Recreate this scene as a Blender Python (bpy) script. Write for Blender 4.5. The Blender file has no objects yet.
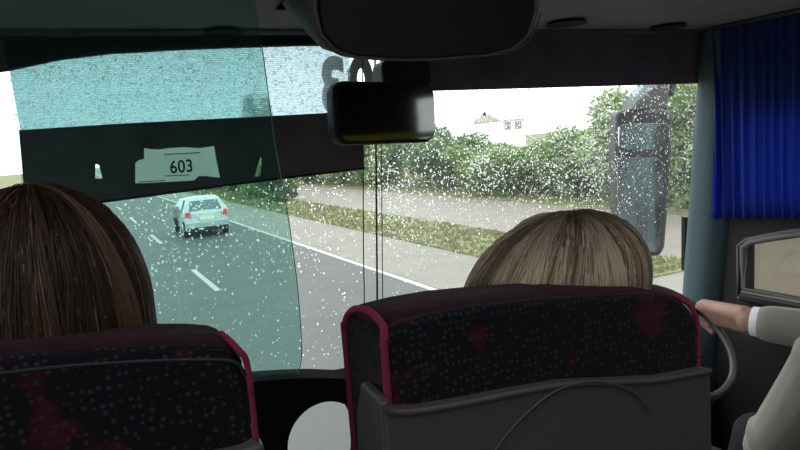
import bpy, bmesh, math, random
import numpy as np
from mathutils import Vector, Matrix, noise
random.seed(7); np.random.seed(7)
C = bpy.context.scene.collection
R = math.radians
sc = bpy.context.scene
# ------------------------------------------------------------------ camera
FPX = 680.0
YAW, PIT, ROLL = R(25.5), R(7.1), 0.077
EYE = Vector((0, 0, 1.2))
f0 = Vector((math.sin(YAW)*math.cos(PIT), math.cos(YAW)*math.cos(PIT), -math.sin(PIT)))
r0 = Vector((math.cos(YAW), -math.sin(YAW), 0)); u0 = r0.cross(f0)
rr = r0*math.cos(ROLL) - u0*math.sin(ROLL); uu = u0*math.cos(ROLL) + r0*math.sin(ROLL)
cd = bpy.data.cameras.new('camera'); cam = bpy.data.objects.new('camera', cd); C.objects.link(cam)
m = Matrix((rr, uu, -f0)).transposed().to_4x4(); m.translation = EYE
cam.matrix_world = m
cd.sensor_width = 36; cd.lens = FPX/800*36; cd.clip_start = .02; cd.clip_end = 900
sc.camera = cam
def ray(px, py): return (f0*FPX + rr*(px-400) + uu*(225-py)).normalized()
def onY(px, py, Y): d = ray(px, py); return EYE + d*(Y/d.y)
def onX(px, py, X): d = ray(px, py); return EYE + d*(X/d.x)
def onZ(px, py, Z): d = ray(px, py); return EYE + d*((Z-EYE.z)/d.z)
RK = .155
def glassY(z): return 1.80 + RK*(1.45 - z)
def onG(px, py, off=0.0):                       # point on the windscreen plane
    d = ray(px, py); # y = 1.8+off + RK*(1.45 - z)
    t = (1.8 + off + RK*(1.45-EYE.z))/(d.y + RK*d.z); return EYE + d*t

# ------------------------------------------------------------------ materials
def mat(name, col, rough=.6, metal=0, bump=None, var=None, spec=.4, sheen=0, bumpd=.002):
    m = bpy.data.materials.new(name); m.use_nodes = True
    nt = m.node_tree; b = nt.nodes['Principled BSDF']
    b.inputs['Base Color'].default_value = (*col, 1); b.inputs['Roughness'].default_value = rough
    b.inputs['Metallic'].default_value = metal; b.inputs['Specular IOR Level'].default_value = spec
    if sheen: b.inputs['Sheen Weight'].default_value = sheen
    tc = nt.nodes.new('ShaderNodeTexCoord')
    if var:
        sc_, amt = var
        n = nt.nodes.new('ShaderNodeTexNoise'); n.inputs['Scale'].default_value = sc_; n.inputs['Detail'].default_value = 5
        nt.links.new(tc.outputs['Object'], n.inputs['Vector'])
        r = nt.nodes.new('ShaderNodeValToRGB')
        r.color_ramp.elements[0].position = .3; r.color_ramp.elements[1].position = .7
        r.color_ramp.elements[0].color = (*[c*(1-amt) for c in col], 1); r.color_ramp.elements[1].color = (*[min(1, c*(1+amt)) for c in col], 1)
        nt.links.new(n.outputs['Fac'], r.inputs['Fac']); nt.links.new(r.outputs['Color'], b.inputs['Base Color'])
    if bump:
        n = nt.nodes.new('ShaderNodeTexNoise'); n.inputs['Scale'].default_value = bump; n.inputs['Detail'].default_value = 4
        nt.links.new(tc.outputs['Object'], n.inputs['Vector'])
        bp = nt.nodes.new('ShaderNodeBump'); bp.inputs['Strength'].default_value = .5; bp.inputs['Distance'].default_value = bumpd
        nt.links.new(n.outputs['Fac'], bp.inputs['Height']); nt.links.new(bp.outputs['Normal'], b.inputs['Normal'])
    return m
def glassmat(name, col, haze=0.0, gloss=.04, hazecol=(.9, .92, .92), noise_scale=None):
    m = bpy.data.materials.new(name); m.use_nodes = True; nt = m.node_tree
    for n in list(nt.nodes): nt.nodes.remove(n)
    out = nt.nodes.new('ShaderNodeOutputMaterial'); t = nt.nodes.new('ShaderNodeBsdfTransparent'); t.inputs[0].default_value = (*col, 1)
    g = nt.nodes.new('ShaderNodeBsdfGlossy'); g.inputs['Roughness'].default_value = .02
    mx = nt.nodes.new('ShaderNodeMixShader'); mx.inputs[0].default_value = gloss
    nt.links.new(t.outputs[0], mx.inputs[1]); nt.links.new(g.outputs[0], mx.inputs[2]); last = mx
    if haze:
        tl = nt.nodes.new('ShaderNodeBsdfTranslucent'); tl.inputs[0].default_value = (*hazecol, 1)
        m2 = nt.nodes.new('ShaderNodeMixShader'); m2.inputs[0].default_value = haze
        nt.links.new(last.outputs[0], m2.inputs[1]); nt.links.new(tl.outputs[0], m2.inputs[2]); last = m2
        if noise_scale:
            tc = nt.nodes.new('ShaderNodeTexCoord'); n = nt.nodes.new('ShaderNodeTexNoise'); n.inputs['Scale'].default_value = noise_scale
            nt.links.new(tc.outputs['Object'], n.inputs['Vector'])
            mp = nt.nodes.new('ShaderNodeMapRange'); mp.inputs[1].default_value = .3; mp.inputs[2].default_value = .7
            mp.inputs[3].default_value = haze*.7; mp.inputs[4].default_value = haze*1.3
            nt.links.new(n.outputs['Fac'], mp.inputs[0]); nt.links.new(mp.outputs[0], m2.inputs[0])
    nt.links.new(last.outputs[0], out.inputs[0]); return m
def transl(name, col, f=.5, tcol=None, ao=None):
    m = bpy.data.materials.new(name); m.use_nodes = True; nt = m.node_tree
    for n in list(nt.nodes): nt.nodes.remove(n)
    out = nt.nodes.new('ShaderNodeOutputMaterial'); d = nt.nodes.new('ShaderNodeBsdfDiffuse'); d.inputs[0].default_value = (*col, 1)
    t = nt.nodes.new('ShaderNodeBsdfTranslucent'); t.inputs[0].default_value = (*(tcol or col), 1)
    mx = nt.nodes.new('ShaderNodeMixShader'); mx.inputs[0].default_value = f
    nt.links.new(d.outputs[0], mx.inputs[1]); nt.links.new(t.outputs[0], mx.inputs[2]); nt.links.new(mx.outputs[0], out.inputs[0]); return m

M = {}
M['shell'] = mat('grey_plastic', (.088, .078, .080), .45, bump=300, bumpd=.0005)
M['darkplastic'] = mat('dark_plastic', (.02, .018, .019), .5, bump=200, bumpd=.0004)
M['black'] = mat('black_rubber', (.016, .013, .015), .5, bump=150, bumpd=.0004)
M['ceil'] = mat('ceiling_felt', (.34, .31, .30), .9, bump=120, var=(9, .12))
M['ceildark'] = mat('dark_felt', (.19, .155, .17), .95, bump=120, var=(9, .2))
M['wall'] = mat('wall_trim', (.024, .020, .022), .8, bump=120, var=(9, .15))
M['pillar'] = mat('pillar_trim', (.06, .10, .12), .6, bump=120)
M['floor'] = mat('floor_vinyl', (.03, .03, .032), .7, var=(30, .3))
M['piping'] = mat('magenta_piping', (.24, .018, .055), .8, bump=400, bumpd=.0005)
M['skin'] = mat('skin', (.36, .20, .155), .55, bump=150, var=(14, .1), bumpd=.0006)
M['sweater'] = mat('grey_sweater', (.30, .28, .25), .95, bump=260, bumpd=.0015, sheen=.3)
M['shirt'] = mat('white_shirt', (.75, .77, .8), .8)
M['trouser'] = mat('dark_trousers', (.03, .03, .04), .9, bump=200)
M['topA'] = mat('black_jacket', (.03, .025, .03), .9, bump=200)
M['topB'] = mat('beige_cardigan', (.2, .17, .14), .9, bump=200)
M['screen'] = mat('screen', (.009, .007, .008), .6)
M['chrome'] = mat('mirror_glass', (.75, .78, .78), .03, 1)
M['intmirror'] = mat('dim_mirror_glass', (.28, .29, .29), .06, 1)
M['grey_rim'] = mat('steering_grey', (.09, .09, .09), .35)
M['yellow'] = mat('yellow_rail', (.6, .5, .03), .4)
M['decal'] = transl('decal_vinyl', (.3, .32, .29), .5, (.22, .24, .21))
M['paper'] = transl('sign_paper', (.85, .87, .85), .4, (.88, .92, .9))
M['ink'] = mat('black_ink', (.012, .012, .014), .8)
M['cyanink'] = mat('blue_ink', (.08, .3, .45), .8)
M['curtain'] = transl('blue_curtain', (.06, .09, .24), .55, (.13, .28, 1.0))
M['windscreen'] = glassmat('windscreen_glass', (.95, .97, .96), .007, .025, noise_scale=5)
M['sideglass'] = glassmat('side_glass', (.62, .61, .57), 0, .04)
M['tintglass'] = glassmat('tinted_side_glass', (.62, .63, .62), 0, .05)
M['partglass'] = glassmat('teal_partition_glass', (.70, .86, .83), .012, .035, hazecol=(.6, .9, .85))
M['drop'] = None
def fabric():
    m = mat('moquette', (.01, .008, .012), 1.0, sheen=.06, spec=.15)
    nt = m.node_tree; b = nt.nodes['Principled BSDF']; tc = nt.nodes['Texture Coordinate']
    v = nt.nodes.new('ShaderNodeTexVoronoi'); v.inputs['Scale'].default_value = 135; v.inputs['Randomness'].default_value = .45
    n = nt.nodes.new('ShaderNodeTexNoise'); n.inputs['Scale'].default_value = 13; n.inputs['Detail'].default_value = 2
    nt.links.new(tc.outputs['Object'], v.inputs['Vector']); nt.links.new(tc.outputs['Object'], n.inputs['Vector'])
    r1 = nt.nodes.new('ShaderNodeValToRGB'); r1.color_ramp.elements[0].position = .22; r1.color_ramp.elements[1].position = .34
    r1.color_ramp.elements[0].color = (1, 1, 1, 1); r1.color_ramp.elements[1].color = (0, 0, 0, 1)
    r2 = nt.nodes.new('ShaderNodeValToRGB'); r2.color_ramp.elements[0].position = .60; r2.color_ramp.elements[1].position = .68
    r2.color_ramp.elements[0].color = (.008, .006, .010, 1); r2.color_ramp.elements[1].color = (.055, .008, .02, 1)
    nt.links.new(v.outputs['Distance'], r1.inputs['Fac']); nt.links.new(n.outputs['Fac'], r2.inputs['Fac'])
    mx = nt.nodes.new('ShaderNodeMix'); mx.data_type = 'RGBA'; nt.links.new(r1.outputs['Color'], mx.inputs['Factor'])
    nt.links.new(r2.outputs['Color'], mx.inputs['A']); mx.inputs['B'].default_value = (.035, .030, .04, 1)
    nt.links.new(mx.outputs['Result'], b.inputs['Base Color'])
    return m
M['fabric'] = fabric()
def hairmat(name):
    m = bpy.data.materials.new(name); m.use_nodes = True; nt = m.node_tree; b = nt.nodes['Principled BSDF']
    a = nt.nodes.new('ShaderNodeVertexColor'); a.layer_name = 'col'
    nt.links.new(a.outputs['Color'], b.inputs['Base Color']); b.inputs['Roughness'].default_value = .42
    b.inputs['Specular IOR Level'].default_value = .35
    t = nt.nodes.new('ShaderNodeBsdfTranslucent'); nt.links.new(a.outputs['Color'], t.inputs[0])
    mx = nt.nodes.new('ShaderNodeMixShader'); mx.inputs[0].default_value = .42
    nt.links.new(b.outputs[0], mx.inputs[1]); nt.links.new(t.outputs[0], mx.inputs[2]); nt.links.new(mx.outputs[0], nt.nodes['Material Output'].inputs[0])
    return m
M['hair'] = hairmat('hair')

# ------------------------------------------------------------------ mesh helpers
def tagit(o, label=None, cat=None, group=None, kind=None):
    if label: o['label'] = label
    if cat: o['category'] = cat
    if group: o['group'] = group
    if kind: o['kind'] = kind
    return o
def link(name, me, material=None, parent=None, smooth=False):
    o = bpy.data.objects.new(name, me); C.objects.link(o)
    if material:
        me.materials.clear()
        for mm in (material if isinstance(material, (list, tuple)) else [material]): me.materials.append(mm)
    if parent:
        o.parent = parent; o.matrix_parent_inverse = Matrix.Translation(-Vector(parent.location)) if False else Matrix.Identity(4)
        if parent.type == 'EMPTY' or True:
            o.location = -wloc(parent)
    if smooth:
        me.polygons.foreach_set('use_smooth', [True]*len(me.polygons))
    return o
def wloc(o):
    v = Vector(o.location)
    while o.parent: o = o.parent; v += Vector(o.location)
    return v
def thing(name, loc, label, cat, group=None):
    o = bpy.data.objects.new(name, None); C.objects.link(o); o.location = loc; o.empty_display_size = .05
    return tagit(o, label, cat, group)
def from_bm(name, bm, material=None, parent=None, smooth=False, bevel=0, seg=3):
    bmesh.ops.recalc_face_normals(bm, faces=bm.faces)
    me = bpy.data.meshes.new(name); bm.to_mesh(me); bm.free()
    o = link(name, me, material, parent, smooth)
    if bevel:
        b = o.modifiers.new('bevel', 'BEVEL'); b.width = bevel; b.segments = seg; b.limit_method = 'ANGLE'; b.angle_limit = R(35)
    return o
def bbox(bm, x0, x1, y0, y1, z0, z1, rot=None, at=None):
    vs = [bm.verts.new(((x0, x1)[i], (y0, y1)[j], (z0, z1)[k])) for i in (0, 1) for j in (0, 1) for k in (0, 1)]
    for f in ((0, 1, 3, 2), (4, 6, 7, 5), (0, 4, 5, 1), (2, 3, 7, 6), (0, 2, 6, 4), (1, 5, 7, 3)): bm.faces.new([vs[i] for i in f])
    return vs
def box(name, x0, x1, y0, y1, z0, z1, material, parent=None, bevel=0, seg=3):
    bm = bmesh.new(); bbox(bm, x0, x1, y0, y1, z0, z1); return from_bm(name, bm, material, parent, bevel=bevel, seg=seg)
def prism(name, pts, d, material, parent=None, bevel=0, seg=3, smooth=False):
    """closed planar 3D polygon extruded by the vector d"""
    bm = bmesh.new(); d = Vector(d)
    a = [bm.verts.new(p) for p in pts]; b = [bm.verts.new(Vector(p)+d) for p in pts]
    bm.faces.new(a); bm.faces.new(list(reversed(b)))
    n = len(pts)
    for i in range(n): bm.faces.new([a[i], b[i], b[(i+1) % n], a[(i+1) % n]])
    return from_bm(name, bm, material, parent, bevel=bevel, seg=seg, smooth=smooth)
def catmull(P, n=8, closed=False):
    P = [Vector(p) for p in P]; out = []; N = len(P)
    rng = range(N) if closed else range(N-1)
    for i in rng:
        p0 = P[(i-1) % N] if closed or i > 0 else P[0]; p1 = P[i]; p2 = P[(i+1) % N]; p3 = P[(i+2) % N] if closed or i+2 < N else P[-1]
        for k in range(n):
            t = k/n; out.append(.5*((2*p1)+(p2-p0)*t+(2*p0-5*p1+4*p2-p3)*t*t+(3*p1-p0-3*p2+p3)*t**3))
    if not closed: out.append(P[-1])
    return out
def tube_bm(bm, P, rad, sides=8, closed=False):
    P = [Vector(p) for p in P]; N = len(P); rings = []
    up = Vector((.123, .31, .94)).normalized()
    for i, p in enumerate(P):
        if closed: t = (P[(i+1) % N]-P[i-1]).normalized()
        else: t = (P[min(i+1, N-1)]-P[max(i-1, 0)]).normalized()
        a = up - t*up.dot(t)
        if a.length < 1e-4: a = t.orthogonal()
        a.normalize(); up = a; b = t.cross(a); r = rad(i/(N-1)) if callable(rad) else rad
        rings.append([bm.verts.new(p + (a*math.cos(2*math.pi*k/sides)+b*math.sin(2*math.pi*k/sides))*r) for k in range(sides)])
    for i in range(N if closed else N-1):
        A = rings[i]; B = rings[(i+1) % N]
        for k in range(sides): bm.faces.new([A[k], A[(k+1) % sides], B[(k+1) % sides], B[k]])
    if not closed: bm.faces.new(list(reversed(rings[0]))); bm.faces.new(rings[-1])
def tube(name, P, rad, material, parent=None, sides=8, closed=False, n=0):
    if n: P = catmull(P, n, closed)
    bm = bmesh.new(); tube_bm(bm, P, rad, sides, closed); return from_bm(name, bm, material, parent, smooth=True)
def bake(o):
    dg = bpy.context.evaluated_depsgraph_get(); dg.update()
    me = bpy.data.meshes.new_from_object(o.evaluated_get(dg)); o.modifiers.clear(); old = o.data; o.data = me; return o
def cut(o, cutter):
    b = o.modifiers.new('b', 'BOOLEAN'); b.object = cutter; b.operation = 'DIFFERENCE'; b.solver = 'EXACT'
    bake(o); bpy.data.objects.remove(cutter); return o
def capsules(name, caps, voxel, material, parent=None, smooth_it=4):
    """one continuous surface around tapered limbs and ellipsoids"""
    bm = bmesh.new()
    for c in caps:
        if len(c) == 4:
            p0, p1, ra, rb = Vector(c[0]), Vector(c[1]), c[2], c[3]
            L = (p1-p0).length; q = (p1-p0).normalized() if L > 1e-6 else Vector((0, 0, 1))
            nb = 12; rows = []
            prof = [(-ra*math.cos(a), ra*math.sin(a)) for a in np.linspace(0, math.pi/2, 5)] + [(L+rb*math.sin(a), rb*math.cos(a)) for a in np.linspace(0, math.pi/2, 5)]
            a = q.orthogonal().normalized(); b = q.cross(a)
            for (s, rad) in prof[1:-1]:
                rows.append([bm.verts.new(p0+q*s+(a*math.cos(2*math.pi*k/nb)+b*math.sin(2*math.pi*k/nb))*rad) for k in range(nb)])
            v0 = bm.verts.new(p0+q*prof[0][0]); v1 = bm.verts.new(p0+q*prof[-1][0])
            for i in range(len(rows)-1):
                for k in range(nb): bm.faces.new([rows[i][k], rows[i][(k+1) % nb], rows[i+1][(k+1) % nb], rows[i+1][k]])
            for k in range(nb):
                bm.faces.new([v0, rows[0][(k+1) % nb], rows[0][k]]); bm.faces.new([v1, rows[-1][k], rows[-1][(k+1) % nb]])
        else:                                   # (centre, (a,b,c), rotz)
            p, s, rz = c
            mm = Matrix.Translation(Vector(p)) @ Matrix.Rotation(rz, 4, 'Z') @ Matrix.Diagonal((*s, 1))
            bmesh.ops.create_uvsphere(bm, u_segments=18, v_segments=12, radius=1, matrix=mm)
    o = from_bm(name, bm, material, parent)
    r = o.modifiers.new('r', 'REMESH'); r.mode = 'VOXEL'; r.voxel_size = voxel; r.use_smooth_shade = True
    s = o.modifiers.new('s', 'SMOOTH'); s.iterations = smooth_it; s.factor = .5
    bake(o)
    if not o.data.materials: o.data.materials.append(material)
    return o

# ------------------------------------------------------------------ world
w = bpy.data.worlds.new('overcast'); sc.world = w; w.use_nodes = True; nt = w.node_tree
bg = nt.nodes['Background']; tc = nt.nodes.new('ShaderNodeTexCoord'); sx = nt.nodes.new('ShaderNodeSeparateXYZ'); rp = nt.nodes.new('ShaderNodeValToRGB')
nt.links.new(tc.outputs['Generated'], sx.inputs[0]); nt.links.new(sx.outputs['Z'], rp.inputs['Fac']); nt.links.new(rp.outputs['Color'], bg.inputs['Color'])
rp.color_ramp.elements[0].color = (.86, .90, .92, 1); rp.color_ramp.elements[1].color = (1, 1, 1, 1)
rp.color_ramp.elements[0].position = .0; rp.color_ramp.elements[1].position = .9
bg.inputs['Strength'].default_value = 3.5
sc.view_settings.view_transform = 'Standard'; sc.view_settings.look = 'None'; sc.view_settings.gamma = 1; sc.view_settings.use_curve_mapping = False
sc.view_settings.exposure = 0
sc.cycles.transparent_max_bounces = 40; sc.cycles.max_bounces = 10; sc.cycles.use_denoising = True

# ------------------------------------------------------------------ outside
GZ = -1.45
def strip(name, x0, x1, z, material, y0=-30, y1=420.0):
    return tagit(box(name, x0, x1, y0, y1, z-.3, z, material), kind='structure')
M['asphalt'] = mat('wet_asphalt', (.044, .049, .048), .65, var=(.8, .14))
M['shoulder'] = mat('shoulder_asphalt', (.148, .142, .124), .7, var=(1.2, .1))
M['farroad'] = mat('far_road', (.165, .152, .13), .7, var=(1.2, .1))
M['grassm'] = mat('verge_grass', (.12, .13, .055), .95, var=(1.6, .4))
M['paint'] = mat('road_paint', (.36, .36, .35), .6)
M['leafA'] = transl('leaves_mid', (.20, .30, .12), .4)
M['leafB'] = transl('leaves_dark', (.13, .21, .10), .35)
M['leafC'] = transl('leaves_pale', (.28, .36, .19), .4)
M['bark'] = mat('bark', (.06, .045, .035), .9, bump=20)
tagit(box('ground', -150, 300, -60, 500, GZ-.8, GZ-.31, M['grassm']), kind='structure')
strip('road', -3.2, 5.60, GZ, M['asphalt'])
strip('hard_shoulder', 5.60, 7.75, GZ+.002, M['shoulder'])
strip('grass_verge', 7.75, 10.2, GZ+.03, M['grassm'], 8.4)
strip('gravel_crossing', 7.75, 10.2, GZ, M['farroad'], -30, 8.4)
strip('far_carriageway', 10.2, 15.0, GZ, M['farroad'])
strip('grass_bank', 15.0, 120, GZ+.03, M['grassm'])
strip('grass_verge', -60, -3.2, GZ+.03, M['grassm'])
strip('road_marking', 5.44, 5.56, GZ+.006, M['paint'])
bm = bmesh.new(); y = 3.6
y = 4.4
while y < 260:
    bbox(bm, 2.29, 2.40, y, y+3.0, GZ-.05, GZ+.006); y += 9.0
tagit(from_bm('road_marking', bm, M['paint']), kind='structure')
# grass tufts
bm = bmesh.new()
for i in range(9000):
    if random.random() < .75: x = random.uniform(7.7, 10.1)
    else: x = random.uniform(15.2, 16.5)
    y = 8.5+66*random.random()**1.3; h = random.uniform(.04, .13); a = random.uniform(0, math.pi)
    dx, dy = .05*math.cos(a), .05*math.sin(a); z = GZ+.02
    l = (random.uniform(-.08, .08), random.uniform(-.08, .08))
    bm.faces.new([bm.verts.new((x-dx, y-dy, z)), bm.verts.new((x+dx, y+dy, z)), bm.verts.new((x+l[0], y+l[1], z+h))])
M['blade'] = transl('grass_blades', (.16, .175, .08), .3)
me = bpy.data.meshes.new('grass'); bm.to_mesh(me); bm.free()
tagit(link('grass', me, M['blade']), 'short yellow-green grass on the verges between the carriageways', 'grass', kind='stuff')

def crown_mesh(seed, rx, rz, z0, n, leaf):
    rnd = random.Random(seed); vs = []; fs = []
    lobes = [(0, 0, z0+rz, 1.0), (0, 0, z0+rz*.3, .8), (.4, .2, z0+.3, .75)]
    for i in range(12):
        a = rnd.uniform(0, 6.28); d = rnd.uniform(.3, .75)*rx
        lobes.append((d*math.cos(a), d*math.sin(a), z0+rz*rnd.uniform(.05, 1.6), rnd.uniform(.35, .6)))
    for i in range(n):
        lx, ly, lz, s = rnd.choice(lobes)
        v = Vector((rnd.gauss(0, 1), rnd.gauss(0, 1), rnd.gauss(0, 1))).normalized()
        k = rnd.uniform(.62, 1.04)
        p = Vector((lx+v.x*rx*s*k*.8, ly+v.y*rx*s*k*.8, lz+v.z*rz*s*k))
        if p.z < .03: continue
        a = Vector((rnd.gauss(0, 1), rnd.gauss(0, 1), rnd.gauss(0, .6))).normalized(); b = a.cross(v).normalized() if a.cross(v).length > .01 else a.orthogonal()
        L = leaf*rnd.uniform(.6, 1.3); i0 = len(vs)
        vs += [p-a*L*.5, p+b*L*.25, p+a*L*.5, p-b*L*.25]; fs.append((i0, i0+1, i0+2, i0+3))
    me = bpy.data.meshes.new('crown'); me.from_pydata([tuple(v) for v in vs], [], fs); return me
crowns = [crown_mesh(s, 2.0, 1.9, .5, 6500, .27) for s in (1, 2, 3)]
for me, k in zip(crowns, ('leafA', 'leafB', 'leafC')): me.materials.append(M[k])
bmt = bmesh.new()
tube_bm(bmt, catmull([(0, 0, 0), (.05, .02, .9), (-.04, .05, 1.8), (.03, 0, 2.8)], 3), lambda t: .13*(1-.75*t), 7)
for a in (0, 2.1, 4.2):
    tube_bm(bmt, catmull([(0, .03, 1.2), (.5*math.cos(a), .5*math.sin(a), 1.8), (.9*math.cos(a), .9*math.sin(a), 2.6)], 3), lambda t: .06*(1-.7*t), 5)
trunk_me = bpy.data.meshes.new('trunk'); bmt.to_mesh(trunk_me); bmt.free(); trunk_me.materials.append(M['bark'])
def tree(x, y, s, sz, k, label, group=None, base=None):
    o = thing('tree', (x, y, base if base is not None else GZ), label, 'tree', group)
    o.rotation_euler.z = random.uniform(0, 6.28); o.scale = (s, s, sz)
    for nm, me in (('crown', crowns[k]), ('trunk', trunk_me)):
        c = bpy.data.objects.new(nm, me); C.objects.link(c); c.parent = o
    return o
rt = random.Random(11)
yy = 9.5
while yy < 120:
    h = np.interp(yy, [9, 12, 16, 18.5, 21, 24, 28, 32, 45, 60, 120], [4.2, 4.4, 4.0, 3.5, 2.7, 2.3, 2.4, 3.7, 4.5, 4.8, 5.5])*rt.uniform(.93, 1.07)
    tree(17.2+rt.uniform(-.5, .9), yy, rt.uniform(.95, 1.2), h/4.4, rt.choice((0, 0, 1, 2)),
         'leafy green tree in the long row lining the far edge of the other carriageway', 'trees along the far carriageway')
    yy += rt.uniform(1.9, 2.6)*(1+yy/70)
for i in range(3):
    tree(23+rt.uniform(-1, 2), 14+i*3.0, 1.3, 1.12, rt.choice((0, 2)), 'taller tree in the second row, behind the roadside trees and left of the wing mirror', 'trees of the second row')
yy = 34
while yy < 150:
    tree(9.6+rt.uniform(-.5, .8), yy, rt.uniform(.6, .8), rt.uniform(.62, .8), rt.choice((1, 0, 1)),
         'low bushy tree on the central verge far ahead of the silver car', 'low trees on the central verge')
    yy += 3.2*(1+yy/90)
p = onY(262, 150, 62)
tree(p.x, p.y, .68, 2.05, 1, 'dark rounded tree standing alone against the sky above the black blind panel')
# left hedge beyond the left verge
for i in range(10):
    tree(-14-rt.uniform(0, 3), 16+i*6, 1.0, .62, rt.choice((0, 1)), 'low tree in the row beyond the left verge', 'trees beyond the left verge')

# house
hp = onY(503, 139, 98); hx, hy = hp.x, hp.y
hs = thing('house', (hx, hy, GZ), 'white house with pitched roof and two chimneys above the trees', 'house')
M['render'] = mat('house_render', (.82, .80, .77), .8, var=(.5, .06)); M['roof'] = mat('house_roof', (.42, .36, .33), .8, var=(1, .2))
M['pane'] = mat('house_pane', (.2, .22, .24), .2)
box('wall', hx-2.5, hx+2.5, hy-3, hy+5, GZ, GZ+4.7, M['render'], hs)
prism('roof', [(hx-2.8, hy-3.4, GZ+4.6), (hx-2.8, hy+5.4, GZ+4.6), (hx-2.8, hy+1, GZ+6.3)], (5.6, 0, 0), M['roof'], hs)
for cx in (-2.45, 2.7):
    c = box('chimney', hx+cx-.35, hx+cx+.35, hy+.6, hy+1.4, GZ+5.6, GZ+7.3, M['render'], hs)
    tube('chimney_pot', [(hx+cx, hy+1, GZ+7.25), (hx+cx, hy+1, GZ+7.7)], .16, M['roof'], c)
for wx in (-1.7, .5):
    fr = box('window', hx+wx, hx+wx+1.3, hy-3.06, hy-2.98, GZ+3.0, GZ+4.3, M['paint'], hs)
    bm = bmesh.new()
    for i in range(3): bbox(bm, hx+wx+.08+i*.4, hx+wx+.42+i*.4, hy-3.09, hy-3.05, GZ+3.1, GZ+4.2)
    from_bm('pane', bm, M['pane'], fr)
hs.rotation_euler.z = R(0)

# ------------------------------------------------------------------ car
M['silver'] = mat('silver_paint', (.40, .44, .445), .3, .35); M['carglass'] = mat('car_glass', (.10, .14, .145), .12)
M['tail'] = mat('tail_lamp', (.62, .03, .05), .25); M['tyre'] = mat('tyre', (.02, .02, .02), .8); M['hub'] = mat('hubcap', (.4, .42, .42), .35, .6)
M['plate'] = mat('number_plate', (.8, .78, .5), .5)
CP = onZ(209, 236, GZ); cx, cy = CP.x, CP.y
car = thing('car', (cx, cy, GZ), 'silver hatchback driving ahead in the next lane with red tail lamps', 'car')
prof = [(0.0, .30), (-.02, .52), (.03, .86), (.10, .93), (.42, 1.33), (.60, 1.415), (1.2, 1.45), (1.9, 1.40), (2.15, 1.33), (2.75, .96), (3.55, .82), (3.78, .66), (3.82, .34), (3.6, .22), (.2, .22)]
def hw(y, z):
    w_ = .82 if z < .95 else .82 - (z-.95)/.5*.23
    if y > 3.4: w_ -= .12
    return w_ - (.03 if z < .35 else 0) - (.04 if y < .05 and z > .5 else 0)
bm = bmesh.new(); n = len(prof); Lc = []; nx = 4
for (y_, z_) in prof:
    h = hw(y_, z_); Lc.append([bm.verts.new((cx+h*t, cy+y_+(.07*t*t if y_ < .7 else (-.1*t*t if y_ > 3.3 else 0)), GZ+z_-(.03*t*t if z_ > 1.2 else 0))) for t in (-1, -.6, 0, .6, 1)])
for i in range(n):
    A, B = Lc[i], Lc[(i+1) % n]
    for k in range(4): bm.faces.new([A[k], A[k+1], B[k+1], B[k]])
bm.faces.new([r_[0] for r_ in Lc]); bm.faces.new([r_[-1] for r_ in reversed(Lc)])
from_bm('body', bm, M['silver'], car, bevel=.03, smooth=False)
def carquad(name, pts, mt, d=(0, -.012, 0), parent=None):
    return prism(name, [(cx+a, cy+b, GZ+c) for a, b, c in pts], d, mt, parent or car, bevel=.004)
def sl(z, off=-.02):                      # y of the sloping tailgate at height z
    return .10 + (z-.93)/(1.33-.93)*.32 + off
carquad('rear_window', [(-.60, sl(.97)+.03, .97), (.60, sl(.97)+.03, .97), (.50, sl(1.31)+.02, 1.31), (-.50, sl(1.31)+.02, 1.31)], M['carglass'])
for s in (-1, 1):
    carquad('tail_lamp', [(s*.77, .06, .72), (s*.55, .02, .74), (s*.58, .05, .92), (s*.76, .10, .93)], M['tail'], (0, -.035, 0))
    carquad('side_window', [(s*.79, .62, .98), (s*.79, 2.45, .98), (s*.64, 1.95, 1.36), (s*.64, .72, 1.36)], M['carglass'], (s*.03, 0, 0))
    carquad('wing_mirror', [(s*.80, 2.3, .98), (s*.98, 2.3, 1.0), (s*.98, 2.3, 1.12), (s*.82, 2.3, 1.1)], M['silver'], (0, .09, 0))
    for wy in (.58, 3.12):
        bm = bmesh.new()
        bmesh.ops.create_cone(bm, cap_ends=True, segments=24, radius1=.29, radius2=.29, depth=.19, matrix=Matrix.Translation((cx+s*.73, cy+wy, GZ+.29)) @ Matrix.Rotation(math.pi/2, 4, 'Y'))
        wh = from_bm('wheel', bm, M['tyre'], car, bevel=.03)
        bm = bmesh.new()
        bmesh.ops.create_cone(bm, cap_ends=True, segments=16, radius1=.17, radius2=.15, depth=.2, matrix=Matrix.Translation((cx+s*.735, cy+wy, GZ+.29)) @ Matrix.Rotation(math.pi/2, 4, 'Y'))
        from_bm('hubcap', bm, M['hub'], wh)
box('bumper', cx-.79, cx+.79, cy-.09, cy+.12, GZ+.34, GZ+.58, M['silver'], car, bevel=.04)
box('bumper_valance', cx-.74, cx+.74, cy-.03, cy+.2, GZ+.2, GZ+.36, M['tyre'], car, bevel=.02)
box('number_plate', cx-.26, cx+.26, cy-.045, cy-.01, GZ+.62, GZ+.73, M['plate'], car, bevel=.004)
car.scale = (.88, .84, .90)
tube('aerial', [(cx+.05, cy+.9, GZ+1.43), (cx+.05, cy+.72, GZ+1.7)], .006, M['tyre'], car, 5)

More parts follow.
